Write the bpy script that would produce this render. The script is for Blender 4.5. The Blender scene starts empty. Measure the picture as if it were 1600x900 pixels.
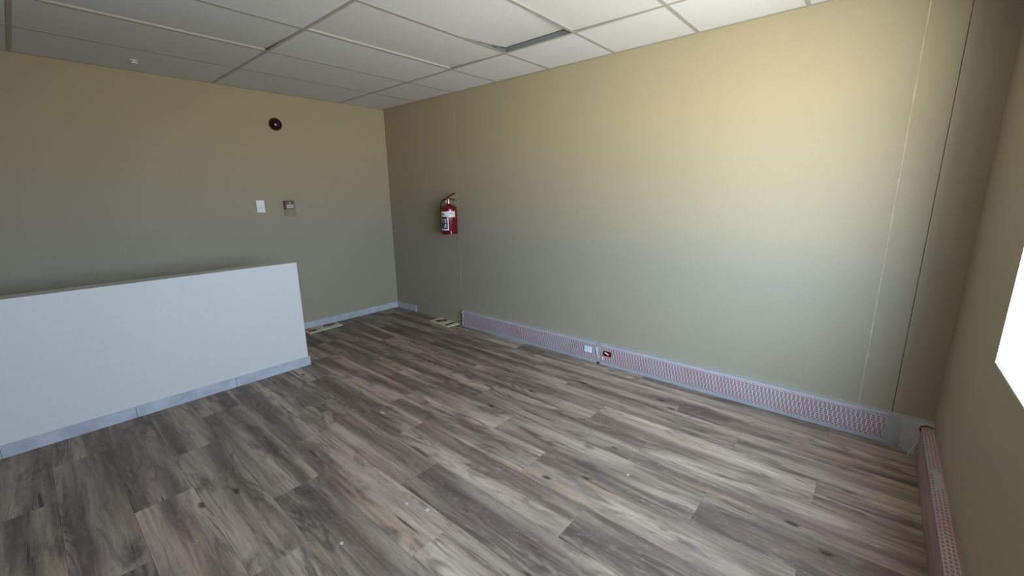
import bpy, bmesh, math, random
from mathutils import Vector, Matrix
random.seed(7)
scene = bpy.context.scene
COL = scene.collection

# ------------------------------------------------------------------ camera
H = 2.4696           # ceiling height
L = 5.118            # window wall plane (x)
WL = -8.2            # left end of the room (y)
cam_d = bpy.data.cameras.new('camera')
cam = bpy.data.objects.new('camera', cam_d); COL.objects.link(cam)
cam_d.sensor_width = 36.0
cam_d.lens = 36.0 * 660.05 / 1600.0
cam_d.clip_start = 0.02
_r = Vector((0.75813896, 0.65193699, -0.01426455))
_u = Vector((-0.13175506, 0.17456878, 0.97579011))
_f = Vector((-0.63864381, 0.73790508, -0.21824339))
m = Matrix((( _r.x, _u.x, -_f.x, 4.7404), (_r.y, _u.y, -_f.y, -3.1412), (_r.z, _u.z, -_f.z, 1.4575), (0, 0, 0, 1)))
cam.matrix_world = m
scene.camera = cam

# ------------------------------------------------------------------ world: hazy clear sky, brighter towards the sun, over sunlit dry ground
world = bpy.data.worlds.new('world'); scene.world = world
world.use_nodes = True
nt = world.node_tree; nt.nodes.clear()
SKY = (0.56, 0.74, 1.0); SKY_BASE, SKY_GLOW = 5.0, 3.4
GND = (1.0, 0.95, 0.80); GND_BASE, GND_GLOW = 2.9, 6.2
SUNWARD = Vector((0.36, -0.86, 0.34)).normalized()
def wn_(t, **kw):
    nd = nt.nodes.new(t)
    for kk, vv in kw.items(): setattr(nd, kk, vv)
    return nd
def wm(op, a_, b_):
    nd = wn_('ShaderNodeMath', operation=op)
    for q, val in ((0, a_), (1, b_)):
        if hasattr(val, 'is_linked'): nt.links.new(val, nd.inputs[q])
        else: nd.inputs[q].default_value = val
    return nd.outputs[0]
tc = wn_('ShaderNodeTexCoord'); sep = wn_('ShaderNodeSeparateXYZ')
nt.links.new(tc.outputs['Generated'], sep.inputs[0])
dt = wn_('ShaderNodeVectorMath', operation='DOT_PRODUCT'); nt.links.new(tc.outputs['Generated'], dt.inputs[0]); dt.inputs[1].default_value = SUNWARD
glow = wm('POWER', wm('MAXIMUM', dt.outputs['Value'], 0.0), 3.0)
dg = wn_('ShaderNodeVectorMath', operation='DOT_PRODUCT'); nt.links.new(tc.outputs['Generated'], dg.inputs[0]); dg.inputs[1].default_value = Vector((SUNWARD.x, SUNWARD.y, 0)).normalized()
gglow = wm('POWER', wm('MAXIMUM', dg.outputs['Value'], 0.0), 2.0)
def wcol(col, strength):
    nd = wn_('ShaderNodeVectorMath', operation='SCALE'); nd.inputs[0].default_value = col; nt.links.new(strength, nd.inputs['Scale']); return nd.outputs[0]
sky_c = wcol(SKY, wm('ADD', wm('MULTIPLY', glow, SKY_GLOW), SKY_BASE))
gnd_c = wcol(GND, wm('ADD', wm('MULTIPLY', gglow, GND_GLOW), GND_BASE))
mr = wn_('ShaderNodeMapRange'); mr.inputs['From Min'].default_value = -0.02; mr.inputs['From Max'].default_value = 0.02
nt.links.new(sep.outputs['Z'], mr.inputs['Value'])
mx = wn_('ShaderNodeMix', data_type='RGBA')
nt.links.new(mr.outputs[0], mx.inputs['Factor'])
nt.links.new(gnd_c, mx.inputs['A']); nt.links.new(sky_c, mx.inputs['B'])
bg = wn_('ShaderNodeBackground'); nt.links.new(mx.outputs['Result'], bg.inputs['Color'])
wo = wn_('ShaderNodeOutputWorld'); nt.links.new(bg.outputs[0], wo.inputs['Surface'])

# window openings in the wall beside the camera (y from, y to)
WINS = [(-2.85, -0.955)]
WZ0, WZ1 = 0.845, 2.05
WT = 0.13            # wall thickness
for (y0, y1) in WINS:
    pd = bpy.data.lights.new('window_portal', 'AREA'); pd.shape = 'RECTANGLE'
    pd.size = WZ1 - WZ0; pd.size_y = y1 - y0
    pd.cycles.is_portal = True
    po = bpy.data.objects.new('window_portal', pd); COL.objects.link(po)
    po.location = (L + WT + 0.01, (y0 + y1) / 2, (WZ0 + WZ1) / 2)
    po.rotation_euler = (0, math.radians(90), 0)

vs = scene.view_settings
vs.view_transform = 'Standard'; vs.look = 'None'; vs.gamma = 1.0; vs.use_curve_mapping = False
vs.exposure = 2.4
scene.cycles.use_denoising = True
scene.cycles.max_bounces = 12
scene.cycles.diffuse_bounces = 8
scene.cycles.transparent_max_bounces = 12
scene.cycles.sample_clamp_indirect = 6.0

# ------------------------------------------------------------------ materials
def srgb(r, g, b):
    def c(v):
        v /= 255.0
        return v / 12.92 if v <= 0.04045 else ((v + 0.055) / 1.055) ** 2.4
    return (c(r), c(g), c(b), 1.0)

class N:
    def __init__(s, name):
        s.mat = bpy.data.materials.new(name); s.mat.use_nodes = True
        s.t = s.mat.node_tree; s.t.nodes.clear()
        s.out = s.n('ShaderNodeOutputMaterial')
        s.b = s.n('ShaderNodeBsdfPrincipled'); s.l(s.b.outputs[0], s.out.inputs['Surface'])
    def n(s, typ, **kw):
        nd = s.t.nodes.new(typ)
        for k, v in kw.items(): setattr(nd, k, v)
        return nd
    def l(s, a, b): s.t.links.new(a, b)
    def inp(s, nd, key, val):
        if hasattr(val, 'is_linked'): s.l(val, nd.inputs[key])
        else: nd.inputs[key].default_value = val
    def math(s, op, a, b=0.0, clamp=False):
        nd = s.n('ShaderNodeMath', operation=op, use_clamp=clamp); s.inp(nd, 0, a); s.inp(nd, 1, b); return nd.outputs[0]
    def mapr(s, v, a, b, c=0.0, d=1.0, smooth=True):
        nd = s.n('ShaderNodeMapRange'); nd.interpolation_type = 'SMOOTHSTEP' if smooth else 'LINEAR'
        s.inp(nd, 'Value', v); nd.inputs['From Min'].default_value = a; nd.inputs['From Max'].default_value = b
        nd.inputs['To Min'].default_value = c; nd.inputs['To Max'].default_value = d; return nd.outputs[0]
    def mix(s, f, a, b, mode='MIX'):
        nd = s.n('ShaderNodeMix', data_type='RGBA', blend_type=mode); s.inp(nd, 'Factor', f)
        s.inp(nd, 'A', a); s.inp(nd, 'B', b); return nd.outputs['Result']
    def noise(s, vec, scale, detail=4, rough=0.55, dist=0.0):
        nd = s.n('ShaderNodeTexNoise'); s.l(vec, nd.inputs['Vector'])
        nd.inputs['Scale'].default_value = scale; nd.inputs['Detail'].default_value = detail
        nd.inputs['Roughness'].default_value = rough; nd.inputs['Distortion'].default_value = dist; return nd.outputs[0]
    def obj(s): return s.n('ShaderNodeTexCoord').outputs['Object']
    def scale(s, vec, x, y, z):
        nd = s.n('ShaderNodeVectorMath', operation='MULTIPLY'); s.l(vec, nd.inputs[0]); nd.inputs[1].default_value = (x, y, z); return nd.outputs[0]
    def add(s, a, b):
        nd = s.n('ShaderNodeVectorMath', operation='ADD'); s.l(a, nd.inputs[0]); s.inp(nd, 1, b); return nd.outputs[0]
    def bump(s, h, strength, dist=0.002):
        nd = s.n('ShaderNodeBump'); s.l(h, nd.inputs['Height']); nd.inputs['Strength'].default_value = strength
        nd.inputs['Distance'].default_value = dist; s.l(nd.outputs[0], s.b.inputs['Normal'])
    def set(s, color=None, rough=None, metal=None, spec=None):
        if color is not None: s.inp(s.b, 'Base Color', color)
        if rough is not None: s.inp(s.b, 'Roughness', rough)
        if metal is not None: s.inp(s.b, 'Metallic', metal)
        if spec is not None: s.inp(s.b, 'Specular IOR Level', spec)
        return s

def plain(name, col, rough=0.5, metal=0.0, spec=0.5, var=0.06, sc=30.0, bump=0.0):
    k = N(name); v = k.obj()
    nz = k.noise(v, sc, 4)
    dark = tuple(c * (1 - var * 2) for c in col[:3]) + (1,)
    k.set(k.mix(k.mapr(nz, 0.3, 0.7), dark, col), rough, metal, spec)
    if bump: k.bump(k.noise(v, sc * 6, 3), bump)
    return k.mat

def wall_mat(name, col):
    k = N(name); v = k.obj()
    big = k.noise(v, 1.3, 3)
    fine = k.noise(v, 55, 4)
    c = k.mix(k.mapr(big, 0.3, 0.7, 0, 0.5), col, tuple(x * 0.95 for x in col[:3]) + (1,))
    c = k.mix(k.mapr(fine, 0.35, 0.7, 0, 0.35), c, tuple(x * 0.93 for x in col[:3]) + (1,))
    k.set(c, 0.6, 0, 0.35)
    k.bump(k.noise(v, 240, 3), 0.25, 0.0012)
    return k.mat

M = {}
M['wall'] = wall_mat('wall_paint', (0.345, 0.298, 0.208, 1))
M['parapet'] = wall_mat('parapet_paint', (0.64, 0.615, 0.565, 1))
M['white'] = plain('white_plaster', srgb(236, 236, 232), 0.55, 0, 0.3, 0.02, 8, 0.1)
M['tee'] = plain('tee_paint', srgb(164, 164, 161), 0.4, 0, 0.4, 0.03, 20)
M['steel'] = plain('galvanised_steel', srgb(150, 155, 158), 0.4, 0.8, 0.5, 0.1, 40)
M['slab'] = plain('concrete_slab', srgb(120, 117, 112), 0.9, 0, 0.2, 0.08, 6)
M['dark'] = plain('joint_dark', srgb(70, 64, 50), 0.9, 0, 0.2)
M['bead'] = plain('caulk_bead', (0.50, 0.44, 0.33, 1), 0.6, 0, 0.3)
M['tile_white'] = plain('ceiling_tile_white', (0.68, 0.69, 0.745, 1), 0.85, 0, 0.15, 0.025, 140, 0.25)
M['tile_cream'] = plain('ceiling_tile_cream', (0.67, 0.675, 0.70, 1), 0.85, 0, 0.15, 0.025, 140, 0.25)
M['alu'] = plain('window_aluminium', srgb(70, 72, 74), 0.4, 0.6, 0.5)
M['black'] = plain('black_print', srgb(18, 18, 20), 0.5)
M['pvc'] = plain('white_plastic', srgb(232, 233, 234), 0.35, 0, 0.5, 0.02)
M['red'] = plain('extinguisher_red', srgb(104, 4, 10), 0.25, 0, 0.5, 0.05, 12)
M['redmatte'] = plain('red_plastic', srgb(118, 28, 34), 0.4, 0, 0.4, 0.05)
M['siren'] = plain('siren_red', srgb(38, 3, 6), 0.22, 0, 0.5, 0.05)
M['signred'] = plain('sign_red', srgb(110, 4, 9), 0.4, 0, 0.4, 0.05)
M['lumi'] = plain('photoluminescent_board', srgb(196, 197, 160), 0.35, 0, 0.4, 0.05, 18)
M['navy'] = plain('navy_print', srgb(26, 34, 84), 0.4)
M['label'] = plain('label_white', srgb(214, 212, 214), 0.4, 0, 0.4, 0.04)
M['brass'] = plain('brass', srgb(196, 176, 132), 0.3, 0.8)
M['rubber'] = plain('hose_rubber', srgb(54, 10, 14), 0.5)
M['bare'] = plain('bare_trunking', srgb(172, 173, 174), 0.45, 0.15, 0.5, 0.05, 22)
M['socket_white'] = plain('socket_white', srgb(226, 232, 244), 0.35)
M['socket_red'] = plain('socket_red', srgb(106, 6, 14), 0.35, 0, 0.5)
M['pinkwhite'] = plain('socket_label', srgb(244, 222, 220), 0.4)
M['fleck'] = plain('plaster_fleck', srgb(184, 180, 172), 0.8)
M['scrap'] = plain('film_scrap', srgb(236, 234, 236), 0.3, 0, 0.5, 0.03)

# skirting tile: bluish grey cement-look
k = N('skirting_tile'); v = k.obj()
k.set(k.mix(k.mapr(k.noise(v, 9, 5, 0.6), 0.3, 0.7), srgb(164, 165, 172), srgb(188, 188, 192)), 0.4, 0, 0.5)
M['skirt'] = k.mat
# clear plastic cover
k = N('clear_plastic'); tr = k.n('ShaderNodeBsdfTransparent'); gl = k.n('ShaderNodeBsdfGlossy'); gl.inputs['Roughness'].default_value = 0.12
tr.inputs['Color'].default_value = (0.93, 0.94, 0.93, 1)
ms = k.n('ShaderNodeMixShader'); ms.inputs[0].default_value = 0.05
k.l(tr.outputs[0], ms.inputs[1]); k.l(gl.outputs[0], ms.inputs[2]); k.l(ms.outputs[0], k.out.inputs['Surface'])
M['clear'] = k.mat
k = N('window_glass'); tr = k.n('ShaderNodeBsdfTransparent'); gl = k.n('ShaderNodeBsdfGlossy'); gl.inputs['Roughness'].default_value = 0.02
tr.inputs['Color'].default_value = (0.95, 0.97, 0.97, 1)
ms = k.n('ShaderNodeMixShader'); ms.inputs[0].default_value = 0.06
k.l(tr.outputs[0], ms.inputs[1]); k.l(gl.outputs[0], ms.inputs[2]); k.l(ms.outputs[0], k.out.inputs['Surface'])
M['glass'] = k.mat

# protective film with rows of small printed marks; U runs along the trunking, V across (object coords of the film mesh: x along, z across)
def film_mat(name, axis_u, axis_v, e=0.0):
    k = N(name); o = k.obj(); sp = k.n('ShaderNodeSeparateXYZ'); k.l(o, sp.inputs[0])
    U = sp.outputs[axis_u]; V = sp.outputs[axis_v]
    pu, pv = 0.0232, 0.0135
    # the print leans a little and shifts sideways every third row
    blk = k.math('FLOOR', k.math('DIVIDE', V, pv * 3))
    U2 = k.math('ADD', U, k.math('MULTIPLY', blk, 0.0085))
    fu = k.math('FRACT', k.math('ADD', k.math('DIVIDE', U2, pu), 100.0))
    fv = k.math('FRACT', k.math('ADD', k.math('DIVIDE', V, pv), 100.0))
    du = k.math('ABSOLUTE', k.math('SUBTRACT', fu, 0.5)); dv = k.math('ABSOLUTE', k.math('SUBTRACT', fv, 0.5))
    mu = k.mapr(du, 0.34 + e, 0.40 + e, 1, 0); mv = k.mapr(dv, 0.27 + e, 0.37 + e, 1, 0)
    mask = k.math('MULTIPLY', mu, mv)
    soft = k.math('MULTIPLY', mu, 0.42)
    var = k.noise(o, 11, 4)
    ink = k.mix(k.mapr(var, 0.35, 0.65), srgb(122, 100, 102), srgb(138, 92, 88))
    paper = k.mix(k.mapr(k.noise(o, 4, 3), 0.3, 0.7), srgb(204, 195, 198), srgb(194, 178, 180))
    c = k.mix(k.math('MAXIMUM', k.math('MULTIPLY', mask, 0.88), soft), paper, ink)
    k.set(c, 0.35, 0, 0.5)
    k.bump(k.noise(o, 60, 2), 0.15, 0.001)
    return k.mat
M['film_paper'] = plain('film_paper', srgb(188, 178, 181), 0.4, 0, 0.4, 0.05, 14)
M['film'] = film_mat('printed_film', 'X', 'Z')
M['film_top'] = film_mat('printed_film_top', 'Y', 'X', 0.04)
k = N('plain_film'); v = k.obj()
k.set(k.mix(k.mapr(k.noise(k.scale(v, 30, 3, 30), 1.0, 4), 0.3, 0.7), srgb(136, 108, 106), srgb(164, 138, 134)), 0.4, 0, 0.5)
M['film_plain'] = k.mat

# grey-brown oak look vinyl plank, every plank its own piece of the pattern
k = N('oak_plank'); o = k.obj()
oi = k.n('ShaderNodeObjectInfo'); rnd = oi.outputs['Random']
wn = k.n('ShaderNodeTexWhiteNoise', noise_dimensions='1D'); k.l(k.math('MULTIPLY', rnd, 917.0), wn.inputs['W'])
off = k.scale(wn.outputs['Color'], 40, 40, 40)
v = k.add(o, off)
warpn = k.n('ShaderNodeTexNoise'); k.l(k.scale(v, 1.6, 5.0, 1), warpn.inputs['Vector']); warpn.inputs['Scale'].default_value = 1.0; warpn.inputs['Detail'].default_value = 3
wv = k.add(v, k.scale(warpn.outputs['Color'], 0.0, 0.06, 0.0))
fine = k.noise(k.scale(wv, 5.0, 190.0, 1), 1.0, 6, 0.68)
grain = k.noise(k.scale(wv, 2.6, 62.0, 1), 1.0, 6, 0.66)
band = k.noise(k.scale(wv, 0.75, 9.0, 1), 1.0, 4, 0.55)
blot = k.noise(k.scale(wv, 2.4, 10.0, 1), 1.0, 7, 0.66, 0.6)
mott = k.noise(k.scale(v, 22.0, 60.0, 1), 1.0, 6, 0.72)
hue = k.noise(k.scale(v, 0.9, 8.0, 1), 1.3, 3)
crack = k.noise(k.scale(wv, 2.0, 42.0, 1), 1.0, 3, 0.5)
# cathedral grain: contour lines of a stretched noise field
fld = k.noise(k.scale(v, 0.85, 6.5, 1), 1.0, 2, 0.4)
ring = k.math('SINE', k.math('ADD', k.math('MULTIPLY', fld, 135.0), k.math('MULTIPLY', mott, 1.6)))
ringm = k.math('MULTIPLY', k.mapr(ring, 0.0, 0.95), k.mapr(k.noise(k.scale(v, 1.1, 4.0, 1), 1.3, 2), 0.47, 0.62))
mid = srgb(162, 143, 124); light = srgb(184, 165, 143); dark = srgb(106, 90, 79); tan = srgb(176, 149, 117); deep = srgb(40, 33, 30)
c = k.mix(k.mapr(band, 0.36, 0.62), dark, mid)
c = k.mix(k.mapr(band, 0.55, 0.72, 0, 0.75), c, light)
c = k.mix(k.mapr(hue, 0.56, 0.74, 0, 0.5), c, tan)
c = k.mix(k.mapr(hue, 0.44, 0.30, 0, 0.35), c, srgb(138, 112, 108))
c = k.mix(k.mapr(blot, 0.50, 0.68, 0, 0.75), c, srgb(78, 67, 62))
c = k.mix(k.mapr(grain, 0.46, 0.72, 0, 0.50), c, srgb(72, 62, 56))
c = k.mix(k.mapr(fine, 0.45, 0.75, 0, 0.36), c, srgb(70, 60, 54))
c = k.mix(k.mapr(mott, 0.52, 0.74, 0, 0.30), c, srgb(190, 176, 157))
c = k.mix(k.math('MULTIPLY', ringm, 0.46), c, srgb(66, 56, 50))
c = k.mix(k.mapr(crack, 0.66, 0.73, 0, 0.75), c, deep)
# occasional knots
vor = k.n('ShaderNodeTexVoronoi'); k.l(k.scale(v, 2.2, 5.2, 0.01), vor.inputs['Vector']); vor.inputs['Scale'].default_value = 1.0
kn = k.mapr(k.math('ADD', vor.outputs['Distance'], k.math('MULTIPLY', k.math('SUBTRACT', mott, 0.5), 0.12)), 0.03, 0.10, 0.85, 0)
c = k.mix(kn, c, deep)
# plank to plank tone
hsv = k.n('ShaderNodeHueSaturation'); k.l(c, hsv.inputs['Color'])
k.l(k.mapr(wn.outputs['Value'], 0, 1, 0.86, 1.12, False), hsv.inputs['Value']); hsv.inputs['Saturation'].default_value = 1.0
k.set(hsv.outputs[0], k.mapr(mott, 0.3, 0.7, 0.46, 0.60), 0, 0.35)
k.bump(k.math('ADD', fine, k.math('MULTIPLY', mott, 0.5)), 0.22, 0.0008)
M['plank'] = k.mat

# ------------------------------------------------------------------ mesh helpers
def link(name, bm, mat, parent=None, loc=None, smooth=False):
    me = bpy.data.meshes.new(name); bm.normal_update(); bm.to_mesh(me); bm.free()
    if smooth:
        for p in me.polygons: p.use_smooth = True
    for mm in (mat if isinstance(mat, (list, tuple)) else [mat]): me.materials.append(mm)
    ob = bpy.data.objects.new(name, me); COL.objects.link(ob)
    if loc: ob.location = loc
    if parent: ob.parent = parent
    return ob
def box(bm, x0, x1, y0, y1, z0, z1, bev=0.0, seg=2):
    g = bmesh.ops.create_cube(bm, size=1.0)
    vs_ = g['verts']
    for vv in vs_:
        vv.co = Vector(((x0 + x1) / 2 + vv.co.x * (x1 - x0), (y0 + y1) / 2 + vv.co.y * (y1 - y0), (z0 + z1) / 2 + vv.co.z * (z1 - z0)))
    if bev:
        es = list({e for vv in vs_ for e in vv.link_edges})
        bmesh.ops.bevel(bm, geom=es, offset=bev, segments=seg, profile=0.5, affect='EDGES')
    return bm
def bx(name, mat, x0, x1, y0, y1, z0, z1, parent=None, bev=0.0, loc=None):
    return link(name, box(bmesh.new(), x0, x1, y0, y1, z0, z1, bev), mat, parent, loc)
def lathe(bm, prof, seg=40, axis='Z', c=(0, 0, 0)):
    rings = []
    for (r, h) in prof:
        ring = []
        for i in range(seg):
            a = 2 * math.pi * i / seg
            p = (r * math.cos(a), r * math.sin(a), h)
            if axis == 'X': p = (h, r * math.cos(a), r * math.sin(a))
            ring.append(bm.verts.new((c[0] + p[0], c[1] + p[1], c[2] + p[2])))
        rings.append(ring)
    for a, b in zip(rings, rings[1:]):
        for i in range(seg):
            bm.faces.new((a[i], a[(i + 1) % seg], b[(i + 1) % seg], b[i]))
    bm.faces.new(list(reversed(rings[0]))); bm.faces.new(rings[-1])
    return bm
def tube(bm, pts, r, seg=10):
    pts = [Vector(p) for p in pts]; rings = []
    up = Vector((0.13, 0.31, 0.94))
    for i, p in enumerate(pts):
        d = (pts[min(i + 1, len(pts) - 1)] - pts[max(i - 1, 0)]).normalized()
        a = d.cross(up).normalized(); b = d.cross(a)
        rr = r[i] if isinstance(r, (list, tuple)) else r
        rings.append([bm.verts.new(p + (a * math.cos(2 * math.pi * j / seg) + b * math.sin(2 * math.pi * j / seg)) * rr) for j in range(seg)])
    for a, b in zip(rings, rings[1:]):
        for i in range(seg): bm.faces.new((a[i], a[(i + 1) % seg], b[(i + 1) % seg], b[i]))
    bm.faces.new(list(reversed(rings[0]))); bm.faces.new(rings[-1])
    return bm
def prism(bm, poly, z0, z1):
    lo = [bm.verts.new((x, y, z0)) for x, y in poly]; hi = [bm.verts.new((x, y, z1)) for x, y in poly]
    n = len(poly)
    fs = [bm.faces.new(list(reversed(lo))), bm.faces.new(hi)]
    for i in range(n): fs.append(bm.faces.new((lo[i], lo[(i + 1) % n], hi[(i + 1) % n], hi[i])))
    bmesh.ops.recalc_face_normals(bm, faces=bm.faces)
    return bm
def empty(name, loc=(0, 0, 0), rz=0):
    e = bpy.data.objects.new(name, None); COL.objects.link(e); e.location = loc; e.rotation_euler = (0, 0, rz)
    e.empty_display_size = 0.05
    return e
def tag(o, label, cat, group=None):
    o['label'] = label; o['category'] = cat
    if group: o['group'] = group
    return o
def struct(o): o['kind'] = 'structure'; return o

# ------------------------------------------------------------------ floor with planks
floor = struct(bx('floor', M['slab'], -0.1, L + WT, WL - 0.1, 0.15, -0.20, -0.006))
PW, PL = 0.2335, 1.218
pm = {}
def plank_mesh(x0, x1, y0, y1):
    key = (round(x1 - x0, 3), round(y1 - y0, 3))
    if key not in pm:
        g = 0.00025; hx, hy = (x1 - x0) / 2 - g, (y1 - y0) / 2 - g
        bm = box(bmesh.new(), -hx, hx, -hy, hy, -0.0055, 0.0)
        es = [e for e in bm.edges if all(abs(vv.co.z) < 1e-6 for vv in e.verts)]
        bmesh.ops.bevel(bm, geom=es, offset=0.0007, segments=1, affect='EDGES')
        me = bpy.data.meshes.new('plank'); bm.normal_update(); bm.to_mesh(me); bm.free(); me.materials.append(M['plank']); pm[key] = me
    return pm[key]
i = -5
while True:
    yt = -1.149 - PW * i; yb = yt - PW
    if yt <= WL: break
    yt = min(yt, 0.0); yb = max(yb, WL)
    ph = 3.05 + 0.406 * (i % 3)
    x = ph - PL * 4
    while x < L:
        a, b = max(x, 0.0), min(x + PL, L)
        if b - a > 0.02 and yt - yb > 0.005:
            ob = bpy.data.objects.new('plank', plank_mesh(a, b, yb, yt)); COL.objects.link(ob)
            ob.location = ((a + b) / 2, (yb + yt) / 2, 0.0); ob.parent = floor
        x += PL
    i += 1

# ------------------------------------------------------------------ walls
wall_back = struct(bx('wall_back', M['wall'], -0.2, 0.0, WL - 0.1, 0.15, -0.006, H + 0.4))
wall_left = struct(bx('wall_left', M['wall'], -0.0, L + WT, WL - 0.2, WL, -0.006, H + 0.4))
wall_right = struct(bx('wall_right', M['dark'], 0.0, L + WT, 0.012, 0.15, -0.006, H + 0.4))
S0, S1, S2 = 1.270, 4.790, 4.9427
for a, b in ((0.0, S0 - 0.0006), (S0 + 0.0006, S1), (S1, S2 - 0.0014), (S2 + 0.0014, L)):
    bx('wall_panel', M['wall'], a, b, 0.0, 0.012, -0.006, H + 0.02, wall_right)
# caulked joint that stands slightly proud
bm = bmesh.new()
nseg = 40
vsA = []
for j in range(nseg + 1):
    z = 0.19 + (H - 0.19) * j / nseg
    w = 0.0042 + 0.0012 * math.sin(j * 1.7) + 0.0008 * math.sin(j * 4.1)
    vsA.append([bm.verts.new((S1 - w, 0.0005, z)), bm.verts.new((S1 - w * 0.5, -0.0028, z)), bm.verts.new((S1 + w * 0.5, -0.0028, z)), bm.verts.new((S1 + w, 0.0005, z))])
for a, b in zip(vsA, vsA[1:]):
    for j in range(3): bm.faces.new((a[j], a[j + 1], b[j + 1], b[j]))
link('caulk_bead', bm, M['bead'], wall_right)
bx('joint_line', M['bead'], S0 - 0.0007, S0 + 0.0007, -0.0006, 0.001, 0.0, H, wall_right)

bm = bmesh.new()
box(bm, L, L + WT, WL - 0.1, 0.012, -0.006, WZ0); box(bm, L, L + WT, WL - 0.1, 0.012, WZ1, H + 0.4)
edge = 0.012
for (y0, y1) in WINS:
    box(bm, L, L + WT, y1, edge, WZ0, WZ1); edge = y0
box(bm, L, L + WT, WL - 0.1, edge, WZ0, WZ1)
wall_front = struct(link('wall_front', bm, M['wall']))

# windows with white reveal, aluminium frame and panes
RT = 0.004; FD = 0.045
for wi, (WY0, WY1) in enumerate(WINS):
    win = empty('window_%d' % (wi + 1), (L, 0, 0)); struct(win)
    def wpart(name, mat, x0, x1, y0, y1, z0, z1, bev=0.0): return bx(name, mat, x0 - L, x1 - L, y0, y1, z0, z1, win, bev)
    wpart('reveal', M['white'], L + 0.001, L + WT - FD, WY1 - RT, WY1, WZ0, WZ1)
    wpart('reveal', M['white'], L + 0.001, L + WT - FD, WY0, WY0 + RT, WZ0, WZ1)
    wpart('reveal', M['white'], L + 0.001, L + WT - FD, WY0 + RT, WY1 - RT, WZ1 - RT, WZ1)
    wpart('sill', M['white'], L + 0.001, L + WT - FD, WY0 + RT, WY1 - RT, WZ0, WZ0 + RT)
    fx0, fx1 = L + WT - FD, L + WT - 0.005
    fw = 0.04
    wpart('frame_bar', M['alu'], fx0, fx1, WY0, WY1, WZ0, WZ0 + fw, 0.003)
    wpart('frame_bar', M['alu'], fx0, fx1, WY0, WY1, WZ1 - fw, WZ1, 0.003)
    ym = (WY0 + WY1) / 2
    for a, b in ((WY0, WY0 + fw), (ym - fw / 2, ym + fw / 2), (WY1 - fw, WY1)):
        wpart('mullion', M['alu'], fx0, fx1, a, b, WZ0 + fw, WZ1 - fw, 0.003)
    for a, b in ((WY0 + fw, ym - fw / 2), (ym + fw / 2, WY1 - fw)):
        wpart('pane', M['glass'], (fx0 + fx1) / 2 - 0.002, (fx0 + fx1) / 2 + 0.002, a, b, WZ0 + fw, WZ1 - fw)

# half-height wall
PX, PT, PE, PH = 1.064, 0.15, -1.662, 0.918
parapet = struct(bx('wall_parapet', M['parapet'], PX - PT, PX, WL, PE, -0.006, PH, None, 0.003))

# skirting tiles
SH, ST = 0.078, 0.010
def skirting(name, segs):
    root = struct(empty(name))
    for (x0, x1, y0, y1) in segs:
        bx('skirting_tile', M['skirt'], x0, x1, y0, y1, 0.0, SH, root, 0.0012)
    return root
js = [-2.232, -2.833] + [-3.432 - 0.6 * j for j in range(8)] + [WL]
segs = []; y = PE + 0.012
for t in js: segs.append((PX, PX + ST, t + 0.001, y - 0.001)); y = t
segs.append((PX - PT - ST, PX, PE, PE + ST))
skirting('baseboard_parapet', segs)
y = 0.0; segs = []
while y > WL: segs.append((0.0, ST, max(y - 0.6, WL) + 0.0005, y - 0.0005)); y -= 0.6
skirting('baseboard_back', segs)
skirting('baseboard_right', [(ST, 0.408, -ST, 0.0)])

# ------------------------------------------------------------------ ceiling: slab, tees, tiles
ceil = struct(bx('ceiling', M['slab'], -0.2, L + WT, WL - 0.2, 0.15, H + 0.36, H + 0.5))
X0, YA = 0.680, -0.567
xs = [0.0] + [X0 + 0.6 * j for j in range(8)] + [L]
ys = [0.0] + [YA - 1.2 * j for j in range(7)] + [WL]
FW = 0.0115
def tee(name, along, c, a, b):
    bm = bmesh.new()
    if along == 'x':
        box(bm, a, b, c - FW, c + FW, H - 0.0015, H); box(bm, a, b, c - 0.001, c + 0.001, H, H + 0.034)
    else:
        box(bm, c - FW, c + FW, a, b, H - 0.0012, H + 0.0003); box(bm, c - 0.001, c + 0.001, a, b, H, H + 0.030)
    return link(name, bm, M['tee'], ceil)
for yy in ys[1:-1]: tee('main_tee', 'x', yy, 0.0, L)
for xx in xs[1:-1]:
    for a, b in zip(ys, ys[1:]):
        hi = a - (FW if a != 0 else 0); lo = b + (FW if b != WL else 0)
        tee('cross_tee', 'y', xx, lo, hi)
# wall angles
bx('wall_angle', M['tee'], 0.0, L, -0.020, 0.0, H - 0.0013, H, ceil)
bx('wall_angle', M['tee'], 0.0, 0.020, WL, -0.020, H - 0.0013, H, ceil)
bx('wall_angle', M['tee'], L - 0.020, L, WL, -0.020, H - 0.0013, H, ceil)
# galvanised inner faces seen where the tile is pushed up
bx('tee_web', M['steel'], 2.49, 3.07, YA - 0.0024, YA - 0.0012, H + 0.001, H + 0.034, ceil)
bx('tee_web', M['steel'], 2.4812, 2.4824, YA - 0.45, YA - 0.012, H + 0.001, H + 0.030, ceil)
for j, yy in enumerate((YA - 0.10, YA - 0.118, YA - 0.136, YA - 0.26, YA - 0.278)):
    bx('web_slot', M['black'], 2.4824, 2.4828, yy - 0.004, yy + 0.004, H + 0.012, H + 0.024, ceil)
def lift_profile(ix, iy):
    # (ix, iy) cell -> function (u, v) in 0..1 giving how far the tile sits above its tees
    if (ix, iy) == (4, 1): return lambda u, w: 0.036 * max(0.0, 1 - w / 0.40) ** 1.1 + 0.001
    if (ix, iy) == (2, 2): return lambda u, w: 0.013 * (1 - u) ** 1.5
    if (ix, iy) == (3, 1): return lambda u, w: 0.014 * (1 - u) ** 1.5
    if (ix, iy) == (5, 1): return lambda u, w: 0.012 * (1 - u) ** 1.5
    return lambda u, w: 0.0
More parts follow.
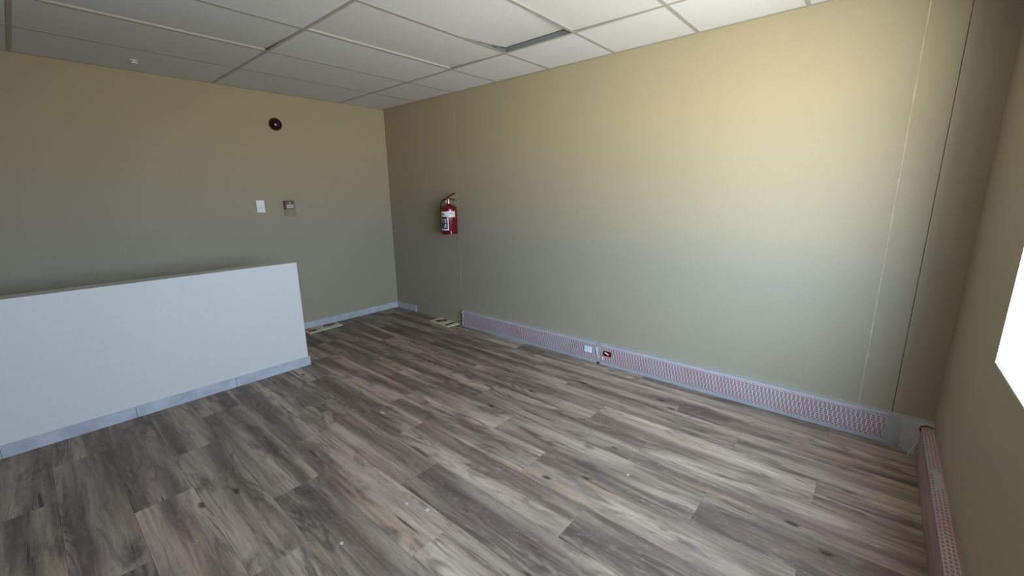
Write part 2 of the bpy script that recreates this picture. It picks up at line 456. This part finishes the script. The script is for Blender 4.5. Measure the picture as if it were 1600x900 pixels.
for ix in range(len(xs) - 1):
    for iy in range(len(ys) - 1):
        a, b = xs[ix] + 0.003, xs[ix + 1] - 0.003; t, lo = ys[iy] - 0.003, ys[iy + 1] + 0.003
        f = lift_profile(ix, iy)
        bent = (ix, iy) in ((4, 1), (2, 2), (3, 1), (5, 1))
        nu, nv = (6, 12) if bent else (1, 1)
        bm = bmesh.new(); th = 0.009
        lo_v = [[bm.verts.new((a + (b - a) * p / nu - (a + b) / 2, t + (lo - t) * q / nv - (t + lo) / 2, f(p / nu, q / nv))) for q in range(nv + 1)] for p in range(nu + 1)]
        hi_v = [[bm.verts.new(vv.co + Vector((0, 0, th))) for vv in row] for row in lo_v]
        for p in range(nu):
            for q in range(nv):
                bm.faces.new((lo_v[p][q], lo_v[p + 1][q], lo_v[p + 1][q + 1], lo_v[p][q + 1]))
                bm.faces.new((hi_v[p][q], hi_v[p][q + 1], hi_v[p + 1][q + 1], hi_v[p + 1][q]))
        for p in range(nu):
            for q in (0, nv): bm.faces.new((lo_v[p][q], lo_v[p + 1][q], hi_v[p + 1][q], hi_v[p][q]))
        for q in range(nv):
            for p in (0, nu): bm.faces.new((lo_v[p][q], lo_v[p][q + 1], hi_v[p][q + 1], hi_v[p][q]))
        bmesh.ops.recalc_face_normals(bm, faces=bm.faces)
        mt = M['tile_cream'] if (ix, iy) in ((5, 1), (3, 1), (1, 2), (6, 2)) else M['tile_white']
        link('ceiling_tile', bm, mt, ceil, ((a + b) / 2, (t + lo) / 2, H + 0.0008))

# small round cap on the ceiling near the back wall
cap = empty('ceiling_cap', (0.356, -2.36, H))
tag(cap, 'small round white cap under a ceiling tile near the back wall', 'ceiling fitting')
link('rim', lathe(bmesh.new(), [(0.018, 0.0008), (0.026, -0.001), (0.025, -0.004), (0.021, -0.005), (0.018, -0.003)], 32), M['pvc'], cap, None, True)
link('plate', lathe(bmesh.new(), [(0.008, -0.001), (0.008, -0.014), (0.022, -0.015), (0.023, -0.019), (0.016, -0.021)], 32), M['pvc'], cap, None, True)

# ------------------------------------------------------------------ trunking along the walls
TH, TD = 0.186, 0.055
def film_sheet(name, u0, u1, v0, v1, place, mat, parent, rag0=0.0, rag1=0.0, n=60):
    # thin sheet; place(u, v, w) -> point, w = height above the trunking face
    bm = bmesh.new(); R = random.Random(int(u0 * 1000) + 3)
    nv = 8; rows = []
    for jv in range(nv + 1):
        v_ = v0 + (v1 - v0) * jv / nv
        s = u0 + rag0 * R.random(); e = u1 - rag1 * R.random()
        rows.append([bm.verts.new(place(s + (e - s) * q / n, v_, 0.0009 + 0.0005 * math.sin(q * 2.3 + jv * 1.1))) for q in range(n + 1)])
    top = bm.verts[:]
    for a, b in zip(rows, rows[1:]):
        for q in range(n): bm.faces.new((a[q], a[q + 1], b[q + 1], b[q]))
    bmesh.ops.recalc_face_normals(bm, faces=bm.faces)
    return link(name, bm, mat, parent)
def scrap(parent, pts, w, name='film_scrap'):
    # a curled strip of film along pts, width vector w
    bm = bmesh.new(); wv_ = Vector(w); lo = []; hi = []
    n = len(pts)
    for j, p in enumerate(pts):
        t = 1 - 0.6 * j / max(1, n - 1)
        lo.append(bm.verts.new(Vector(p) - wv_ * t)); hi.append(bm.verts.new(Vector(p) + wv_ * t))
    for j in range(n - 1): bm.faces.new((lo[j], lo[j + 1], hi[j + 1], hi[j]))
    ob = link(name, bm, M['scrap'], parent)
    md = ob.modifiers.new('thick', 'SOLIDIFY'); md.thickness = 0.0012
    return ob
def trunk_section(y):  # profile across (depth d outwards, height z): base with two small grooves
    return [(0, 0), (TD - 0.003, 0), (TD, 0.003), (TD, 0.030), (TD - 0.003, 0.0315), (TD, 0.033), (TD, 0.164), (TD - 0.003, 0.1655), (TD, 0.167), (TD, TH - 0.003), (TD - 0.003, TH), (0, TH)]
def trunk_body(name, u0, u1, place, mat, parent):
    bm = bmesh.new(); pr = trunk_section(0)
    A = [bm.verts.new(place(u0, d, z)) for d, z in pr]; B = [bm.verts.new(place(u1, d, z)) for d, z in pr]
    n = len(pr)
    bm.faces.new(A); bm.faces.new(list(reversed(B)))
    for j in range(n): bm.faces.new((A[j], A[(j + 1) % n], B[(j + 1) % n], B[j]))
    bmesh.ops.recalc_face_normals(bm, faces=bm.faces)
    return link(name, bm, mat, parent)
TA, TB, TC = 1.327, 3.046, 4.935
def pr_right(root): 
    rx = root.location.x
    return lambda u, d, z: (u - rx, -d, z)
tr1 = empty('wall_trunking', (TA, 0, 0)); tag(tr1, 'film-wrapped skirting trunking carrying the white socket on the right wall', 'trunking', 'skirting trunking lengths')
P = pr_right(tr1)
trunk_body('channel', TA + 0.004, TB - 0.001, P, M['bare'], tr1)
trunk_body('end_cap', TA, TA + 0.004, P, M['pvc'], tr1)
film_sheet('printed_film', TA + 0.012, TB - 0.012, 0.031, 0.168, lambda u, v_, w: P(u, TD + w, v_), M['film'], tr1, 0.004, 0.006, 80)
film_sheet('film_edge', TA + 0.004, TB - 0.03, 0.168, TH, lambda u, v_, w: P(u, TD + w * 0.8, v_), M['film_paper'], tr1, 0.002, 0.01, 40)
scrap(tr1, [P(TA + 0.006, TD + 0.002, 0.180), P(TA + 0.004, TD + 0.012, 0.168), P(TA + 0.006, TD + 0.008, 0.158)], (0.006, 0, 0))
scrap(tr1, [P(TA + 0.016, TD + 0.003, 0.145), P(TA + 0.018, TD + 0.010, 0.11), P(TA + 0.020, TD + 0.004, 0.08)], (0.004, 0, 0))
scrap(tr1, [P(TA + 0.004, TD + 0.002, 0.06), P(TA + 0.002, TD + 0.009, 0.045), P(TA + 0.006, TD + 0.004, 0.02)], (0.004, 0, 0))
scrap(tr1, [P(TB - 0.045, TD - 0.004, TH + 0.001), P(TB - 0.035, TD + 0.004, TH + 0.008), P(TB - 0.014, TD + 0.012, TH + 0.013)], (0.003, 0, 0.004))
scrap(tr1, [P(TB - 0.012, TD + 0.004, 0.150), P(TB - 0.006, TD + 0.014, 0.115), P(TB - 0.002, TD + 0.012, 0.085), P(TB + 0.006, TD + 0.004, 0.062)], (0.006, 0, 0.001))

tr2 = empty('wall_trunking', (TB, 0, 0)); tag(tr2, 'film-wrapped skirting trunking carrying the red socket, reaching the window corner', 'trunking', 'skirting trunking lengths')
P2 = pr_right(tr2)
trunk_body('channel', TB + 0.001, TC, P2, M['bare'], tr2)
film_sheet('printed_film', TB + 0.012, TC - 0.004, 0.031, 0.168, lambda u, v_, w: P2(u, TD + w, v_), M['film'], tr2, 0.008, 0.012, 90)
film_sheet('film_edge', TB + 0.03, TC - 0.12, 0.168, TH, lambda u, v_, w: P2(u, TD + w * 0.8, v_), M['film_paper'], tr2, 0.01, 0.03, 40)
scrap(tr2, [P2(TB + 0.040, TD - 0.004, TH + 0.001), P2(TB + 0.058, TD + 0.006, TH + 0.010), P2(TB + 0.085, TD + 0.010, TH + 0.016)], (0.003, 0, 0.004))
scrap(tr2, [P2(TB + 0.045, TD + 0.003, 0.075), P2(TB + 0.048, TD + 0.012, 0.055), P2(TB + 0.052, TD + 0.006, 0.040)], (0.006, 0, 0))
bx('joint_clip', M['bare'], -0.010, 0.012, -TD - 0.0016, -TD, 0.034, 0.165, tr2)
bx('joint_foot', M['dark'], -0.010, 0.014, -TD - 0.004, -TD, 0.0, 0.022, tr2)
# mitred inner corner
bm = prism(bmesh.new(), [(TC + 0.0005, 0), (TC + 0.0005, -TD), (4.992, -TD), (L - TD, -0.115), (L, -0.115), (L, 0)], 0.0, TH)
bmesh.ops.bevel(bm, geom=[e for e in bm.edges if all(vv.co.z > TH - 1e-4 for vv in e.verts)], offset=0.003, segments=2, affect='EDGES')
for vv in bm.verts: vv.co.x -= TB
link('inner_corner', bm, M['bare'], tr2)

CY0, CY1 = -0.1155, -3.9
tr3 = empty('wall_trunking', (L, CY0, 0)); tag(tr3, 'pink film-wrapped trunking on the floor along the window wall', 'trunking', 'skirting trunking lengths')
P3 = lambda u, d, z: (-d, -u, z)     # u runs away from the corner
LC = CY0 - CY1
trunk_body('channel', 0.0, LC, P3, M['bare'], tr3)
film_sheet('film_face', 0.004, LC, 0.004, TH - 0.004, lambda u, v_, w: P3(u, TD + w, v_), M['film_plain'], tr3, 0.012, 0.0, 90)
film_sheet('printed_film', 0.008, 0.50, 0.010, TD, lambda u, v_, w: P3(u, v_, TH + w), M['film_top'], tr3, 0.01, 0.05, 40)
film_sheet('printed_film', 0.60, LC, 0.012, TD, lambda u, v_, w: P3(u, v_, TH + w), M['film_top'], tr3, 0.05, 0.0, 90)
film_sheet('printed_film', 0.50, 0.62, 0.040, TD, lambda u, v_, w: P3(u, v_, TH + w), M['film_top'], tr3, 0.0, 0.02, 12)
film_sheet('film_edge', 0.02, LC, 0.0, 0.012, lambda u, v_, w: P3(u, v_, TH + w * 0.5), M['film_plain'], tr3, 0.0, 0.0, 60)
ob = scrap(tr3, [P3(0.000, TD + 0.004, TH - 0.002), P3(-0.004, TD * 0.6, TH + 0.008), P3(0.000, TD * 0.2, TH + 0.004), P3(0.012, -0.0 + 0.002, TH + 0.008)], (0, 0.006, 0.002))
ob.data.materials[0] = M['redmatte']
ob = scrap(tr3, [P3(0.004, TD + 0.001, TH - 0.03), P3(0.0, TD + 0.006, TH - 0.012), P3(0.004, TD - 0.002, TH + 0.004)], (0.004, 0.004, 0)); ob.data.materials[0] = M['redmatte']
scrap(tr3, [P3(0.004, TD + 0.002, 0.085), P3(-0.002, TD + 0.014, 0.055), P3(0.006, TD + 0.028, 0.025), P3(0.02, TD + 0.034, 0.004)], (0.002, 0.005, 0))

# ------------------------------------------------------------------ sockets on the trunking
s1 = empty('power_socket', (2.946, -TD - 0.0022, 0.113)); tag(s1, 'white power socket set into the pink trunking', 'socket', 'sockets on the trunking')
bx('plate', M['socket_white'], -0.036, 0.036, -0.008, 0.0016, -0.025, 0.025, s1, 0.002)
for (dx, dz) in ((-0.0, 0.015), (-0.022, 0.006), (0.022, 0.006), (0.0, -0.012)):
    link('pin_hole', lathe(bmesh.new(), [(0.0028, 0.0), (0.0028, 0.0006)], 12, 'Z'), M['black'], s1).matrix_local = Matrix.Translation((dx, -0.0081, dz)) @ Matrix.Rotation(math.radians(90), 4, 'X')
s2 = empty('power_socket', (3.135, -TD - 0.0022, 0.114)); tag(s2, 'dark red dedicated power socket with a pale slanted mark', 'socket', 'sockets on the trunking')
bx('plate', M['socket_red'], -0.036, 0.036, -0.008, 0.0016, -0.0215, 0.0215, s2, 0.002)
bm = box(bmesh.new(), -0.020, 0.020, -0.0011, 0.0011, -0.0052, 0.0052, 0.001)
o_ = link('slanted_mark', bm, M['pinkwhite'], s2); o_.location = (-0.004, -0.0088, 0.0035); o_.rotation_euler = (0, math.radians(24), 0)

# ------------------------------------------------------------------ fire extinguisher
EX, EY, EZ = 1.236, -0.104, 1.045
fe = empty('fire_extinguisher', (EX, EY, EZ)); tag(fe, 'red fire extinguisher with blue and white label hung on the right wall', 'fire extinguisher')
R = 0.086
prof = [(0.070, 0.0), (R - 0.004, 0.003), (R, 0.012), (R, 0.255)]
for j in range(1, 10):
    a = j / 10 * math.pi / 2
    prof.append((0.022 + (R - 0.022) * math.cos(a), 0.255 + 0.052 * math.sin(a)))
prof += [(0.022, 0.309), (0.022, 0.318)]
link('cylinder', lathe(bmesh.new(), prof, 56), M['red'], fe, None, True)
link('foot_ring', lathe(bmesh.new(), [(R - 0.006, -0.001), (R + 0.001, -0.001), (R + 0.001, 0.006), (R - 0.006, 0.006)], 56), M['red'], fe)
link('valve', lathe(bmesh.new(), [(0.016, 0.316), (0.018, 0.318), (0.018, 0.328), (0.011, 0.330), (0.011, 0.350), (0.014, 0.352), (0.014, 0.366), (0.008, 0.368)], 24), M['brass'], fe)
gg = link('gauge', lathe(bmesh.new(), [(0.012, 0.0), (0.013, 0.002), (0.013, 0.008), (0.010, 0.009)], 24), M['label'], fe)
gg.matrix_local = Matrix.Translation((-0.016, -0.014, 0.342)) @ Matrix.Rotation(math.radians(-40), 4, 'Z') @ Matrix.Rotation(math.radians(90), 4, 'X')
def lever(name, pts, w, th):
    bm = bmesh.new(); a = []; b = []
    for (x_, z_) in pts:
        a.append((bm.verts.new((x_, -w, z_)), bm.verts.new((x_, w, z_)))); b.append((bm.verts.new((x_, -w, z_ + th)), bm.verts.new((x_, w, z_ + th))))
    for j in range(len(pts) - 1):
        bm.faces.new((a[j][0], a[j + 1][0], a[j + 1][1], a[j][1])); bm.faces.new((b[j][0], b[j][1], b[j + 1][1], b[j + 1][0]))
        bm.faces.new((a[j][0], b[j][0], b[j + 1][0], a[j + 1][0])); bm.faces.new((a[j][1], a[j + 1][1], b[j + 1][1], b[j][1]))
    bm.faces.new((a[0][0], a[0][1], b[0][1], b[0][0])); bm.faces.new((a[-1][0], b[-1][0], b[-1][1], a[-1][1]))
    bmesh.ops.recalc_face_normals(bm, faces=bm.faces)
    return link(name, bm, M['redmatte'], fe)
lever('carry_handle', [(-0.026, 0.356), (0.02, 0.362), (0.06, 0.357), (0.105, 0.349)], 0.012, 0.010)
lever('squeeze_lever', [(-0.026, 0.372), (0.005, 0.386), (0.05, 0.402), (0.10, 0.418)], 0.012, 0.011)
hp = [(-0.012, -0.004, 0.352), (-0.04, -0.012, 0.362), (-0.066, -0.022, 0.352), (-0.085, -0.032, 0.318), (-0.092, -0.036, 0.26), (-0.090, -0.034, 0.18), (-0.089, -0.034, 0.10), (-0.088, -0.034, 0.06)]
# smooth the hose
def catmull(pts, n=6):
    P_ = [Vector(p) for p in pts]; out = []
    for i_ in range(len(P_) - 1):
        p0, p1, p2, p3 = P_[max(i_ - 1, 0)], P_[i_], P_[i_ + 1], P_[min(i_ + 2, len(P_) - 1)]
        for q in range(n):
            t = q / n
            out.append(0.5 * ((2 * p1) + (-p0 + p2) * t + (2 * p0 - 5 * p1 + 4 * p2 - p3) * t * t + (-p0 + 3 * p1 - 3 * p2 + p3) * t ** 3))
    out.append(P_[-1]); return out
link('hose', tube(bmesh.new(), catmull(hp), 0.0085, 12), M['rubber'], fe, None, True)
link('nozzle', tube(bmesh.new(), [(-0.088, -0.034, 0.062), (-0.087, -0.034, 0.04), (-0.086, -0.034, 0.012)], [0.0095, 0.010, 0.013], 14), M['black'], fe, None, True)
def patch(name, mat, a0, a1, z0, z1, lift, parent=fe):
    bm = bmesh.new(); n = max(3, int(abs(a1 - a0) / 4)); rows = []
    for q in range(n + 1):
        a = math.radians(a0 + (a1 - a0) * q / n); r0, r1 = R - 0.0005, R + lift
        rows.append([bm.verts.new((r * math.cos(a), r * math.sin(a), z)) for r, z in ((r0, z0), (r1, z0), (r1, z1), (r0, z1))])
    for A, B in zip(rows, rows[1:]):
        for j in range(4): bm.faces.new((A[j], A[(j + 1) % 4], B[(j + 1) % 4], B[j]))
    bm.faces.new(rows[0]); bm.faces.new(list(reversed(rows[-1])))
    bmesh.ops.recalc_face_normals(bm, faces=bm.faces)
    return link(name, bm, mat, parent)
lab = patch('label', M['label'], -122, -46, 0.040, 0.182, 0.0007)
tagp = patch('service_tag', M['label'], -54, 4, 0.178, 0.240, 0.0009)
patch('label_header', M['label'], -122, -54, 0.184, 0.238, 0.0007)
patch('print_block', M['navy'], -112, -54, 0.056, 0.122, 0.0011, lab)
patch('print_block', M['signred'], -112, -54, 0.126, 0.152, 0.0011, lab)
patch('print_block', M['black'], -112, -56, 0.160, 0.180, 0.0011, lab)
patch('print_mark', M['label'], -84, -62, 0.072, 0.092, 0.0014, lab)
patch('print_mark', M['navy'], -79, -67, 0.078, 0.087, 0.0017, lab)
patch('print_mark', M['label'], -74, -64, 0.098, 0.110, 0.0014, lab)
patch('print_mark', M['label'], -74, -64, 0.132, 0.146, 0.0014, lab)
patch('print_mark', M['label'], -100, -92, 0.134, 0.144, 0.0014, lab)
patch('print_mark', M['black'], -108, -72, 0.204, 0.213, 0.0012, lab)
patch('print_mark', M['black'], -40, -14, 0.216, 0.222, 0.0013, tagp)
patch('print_mark', M['bare'], -44, -8, 0.198, 0.201, 0.0013, tagp)
patch('stamp', M['label'], -34, -28, 0.006, 0.014, 0.0009); patch('stamp', M['label'], -34, -28, 0.022, 0.030, 0.0009)
bx('bracket', M['redmatte'], -0.045, -0.015, 0.074, 0.1035, 0.20, 0.24, fe, 0.002)
bx('bracket_plate', M['redmatte'], -0.052, -0.004, 0.1005, 0.1035, 0.12, 0.26, fe, 0.001)

# ------------------------------------------------------------------ things on the back wall
sw = empty('light_switch', (0.0, -1.512, 1.367)); tag(sw, 'white rectangular switch plate on the back wall', 'switch')
bx('plate', M['pvc'], 0.0, 0.009, -0.0375, 0.0375, -0.061, 0.061, sw, 0.003)
bx('rocker', M['pvc'], 0.008, 0.0115, -0.028, 0.028, -0.006, 0.048, sw, 0.0015)
bx('rocker', M['pvc'], 0.008, 0.0115, -0.028, 0.028, -0.048, -0.018, sw, 0.0015)
for (a, b) in ((-0.018, -0.002), (0.004, 0.018)):
    bx('printed_line', M['bare'], 0.0088, 0.0094, a, b, -0.0145, -0.0105, sw)

cp = empty('fire_call_point', (0.0, -1.245, 1.335)); tag(cp, 'dark red break-glass call point under a clear flap on the back wall', 'call point')
bx('back_box', M['redmatte'], 0.0, 0.038, -0.044, 0.044, -0.004, 0.084, cp, 0.004)
bx('front_plate', M['redmatte'], 0.038, 0.052, -0.042, 0.042, -0.002, 0.080, cp, 0.004)
lb = bx('label', M['label'], 0.052, 0.0532, -0.034, 0.034, 0.006, 0.042, cp)
for (a, b) in ((-0.024, -0.014), (-0.008, 0.006), (0.010, 0.025)):
    bx('printed_mark', M['black'], 0.0531, 0.0536, a, b, 0.019, 0.028, lb)
bx('emblem', M['pinkwhite'], 0.052, 0.0526, -0.008, 0.008, 0.054, 0.066, cp)
bm = bmesh.new()
box(bm, 0.058, 0.060, -0.050, 0.050, -0.072, 0.088); box(bm, 0.004, 0.058, -0.050, -0.048, -0.072, 0.088); box(bm, 0.004, 0.058, 0.048, 0.050, -0.072, 0.088); box(bm, 0.004, 0.060, -0.048, 0.048, 0.086, 0.088); box(bm, 0.010, 0.060, -0.048, 0.048, -0.074, -0.072)
link('clear_cover', bm, M['clear'], cp)
bx('cover_latch', M['clear'], 0.060, 0.066, -0.016, 0.012, -0.058, -0.048, cp, 0.002)

si = empty('fire_siren', (0.0, -1.272, 2.170)); tag(si, 'dark red round siren dome high on the back wall', 'siren')
link('base', lathe(bmesh.new(), [(0.058, 0.0), (0.060, 0.003), (0.060, 0.020), (0.056, 0.024)], 48, 'X'), M['siren'], si, None, False)
dome = [(0.056, 0.023), (0.055, 0.030), (0.052, 0.038), (0.047, 0.045), (0.040, 0.051), (0.031, 0.056), (0.022, 0.0595), (0.013, 0.0615), (0.005, 0.0622)]
link('dome', lathe(bmesh.new(), dome, 48, 'X'), M['siren'], si, None, True)

# ------------------------------------------------------------------ luminescent signs lying on the floor
def arrow(bm, c, ang, ln, hw, sw_, z0, z1):
    d = Vector((math.cos(ang), math.sin(ang))); n = Vector((-d.y, d.x)); c = Vector(c)
    hl = ln * 0.55
    pts = [c + d * ln / 2, c + d * (ln / 2 - hl) + n * hw, c + d * (ln / 2 - hl * 0.62) + n * sw_, c - d * ln / 2 + n * sw_,
           c - d * ln / 2 - n * sw_, c + d * (ln / 2 - hl * 0.62) - n * sw_, c + d * (ln / 2 - hl) - n * hw]
    return prism(bm, [(p.x, p.y) for p in pts], z0, z1)
ZT = 0.012
sa = empty('floor_sign', (0.118, -1.088, 0.0), math.radians(2)); tag(sa, 'pale green sign board with red arrow lying by the back wall behind the half wall', 'sign', 'sign boards left on the floor')
bx('board', M['lumi'], -0.092, 0.092, -0.195, 0.195, 0.0, ZT, sa, 0.002)
link('arrow', arrow(bmesh.new(), (-0.022, 0.088), math.radians(-90), 0.155, 0.080, 0.034, ZT - 0.0005, ZT + 0.0006), M['signred'], sa)
link('red_disc', lathe(bmesh.new(), [(0.044, ZT - 0.0005), (0.044, ZT + 0.0006)], 36, 'Z', (0.030, -0.132, 0)), M['signred'], sa)
bx('red_bar', M['signred'], -0.076, -0.040, -0.178, -0.105, ZT - 0.0005, ZT + 0.0006, sa)
for (a, b) in ((-0.052, -0.076), (-0.004, -0.080), (0.034, -0.080), (-0.018, -0.046), (0.012, -0.046)):
    bx('black_mark', M['black'], a - 0.011, a + 0.011, b - 0.007, b + 0.007, ZT - 0.0005, ZT + 0.0006, sa)
sb = empty('floor_sign', (1.055, -0.098, 0.0), math.radians(-3)); tag(sb, 'pale green sign board with red arrow lying beside the end of the trunking', 'sign', 'sign boards left on the floor')
bx('board', M['lumi'], -0.18, 0.18, -0.088, 0.088, 0.0, ZT, sb, 0.002)
link('arrow', arrow(bmesh.new(), (-0.070, 0.004), math.radians(-122), 0.150, 0.080, 0.034, ZT - 0.0005, ZT + 0.0006), M['signred'], sb)
bm = prism(bmesh.new(), [(0.090, -0.070), (0.124, -0.076), (0.136, -0.058), (0.124, 0.066), (0.108, 0.076), (0.092, 0.062)], ZT - 0.0005, ZT + 0.0006)
link('red_bar', bm, M['signred'], sb)

# ------------------------------------------------------------------ plaster flecks on the planks
FL = [(3.153, -0.299, 0.0035, 1.0, 'tiny white plaster fleck on the floor just in front of the red socket'),
      (3.910, -1.270, 0.0070, 1.2, 'small pale plaster fleck on the floor, the one farthest to the right'),
      (2.326, -1.728, 0.0130, 2.2, 'long curved pale smear on the floor planks near the half wall'),
      (3.187, -2.146, 0.0090, 1.2, 'round pale plaster fleck on the bottom centre planks, left of a fainter one'),
      (3.298, -2.109, 0.0110, 1.1, 'faint broad plaster fleck on the bottom centre planks, right of a rounder one'),
      (3.170, -2.470, 0.0090, 1.3, 'pale oval plaster fleck on the floor, nearest the bottom edge')]
for (fx, fy, fs, el, lab_) in FL:
    Rr = random.Random(int(fx * 1000)); n = 11
    poly = [(math.cos(2 * math.pi * j / n) * fs * el * Rr.uniform(0.7, 1.1), math.sin(2 * math.pi * j / n) * fs * Rr.uniform(0.6, 0.95) * (0.6 if el > 2 else 1)) for j in range(n)]
    ob = link('plaster_fleck', prism(bmesh.new(), poly, 0.0, 0.001), M['fleck'], None, (fx, fy, 0.0))
    tag(ob, lab_, 'fleck', 'plaster flecks on the floor')
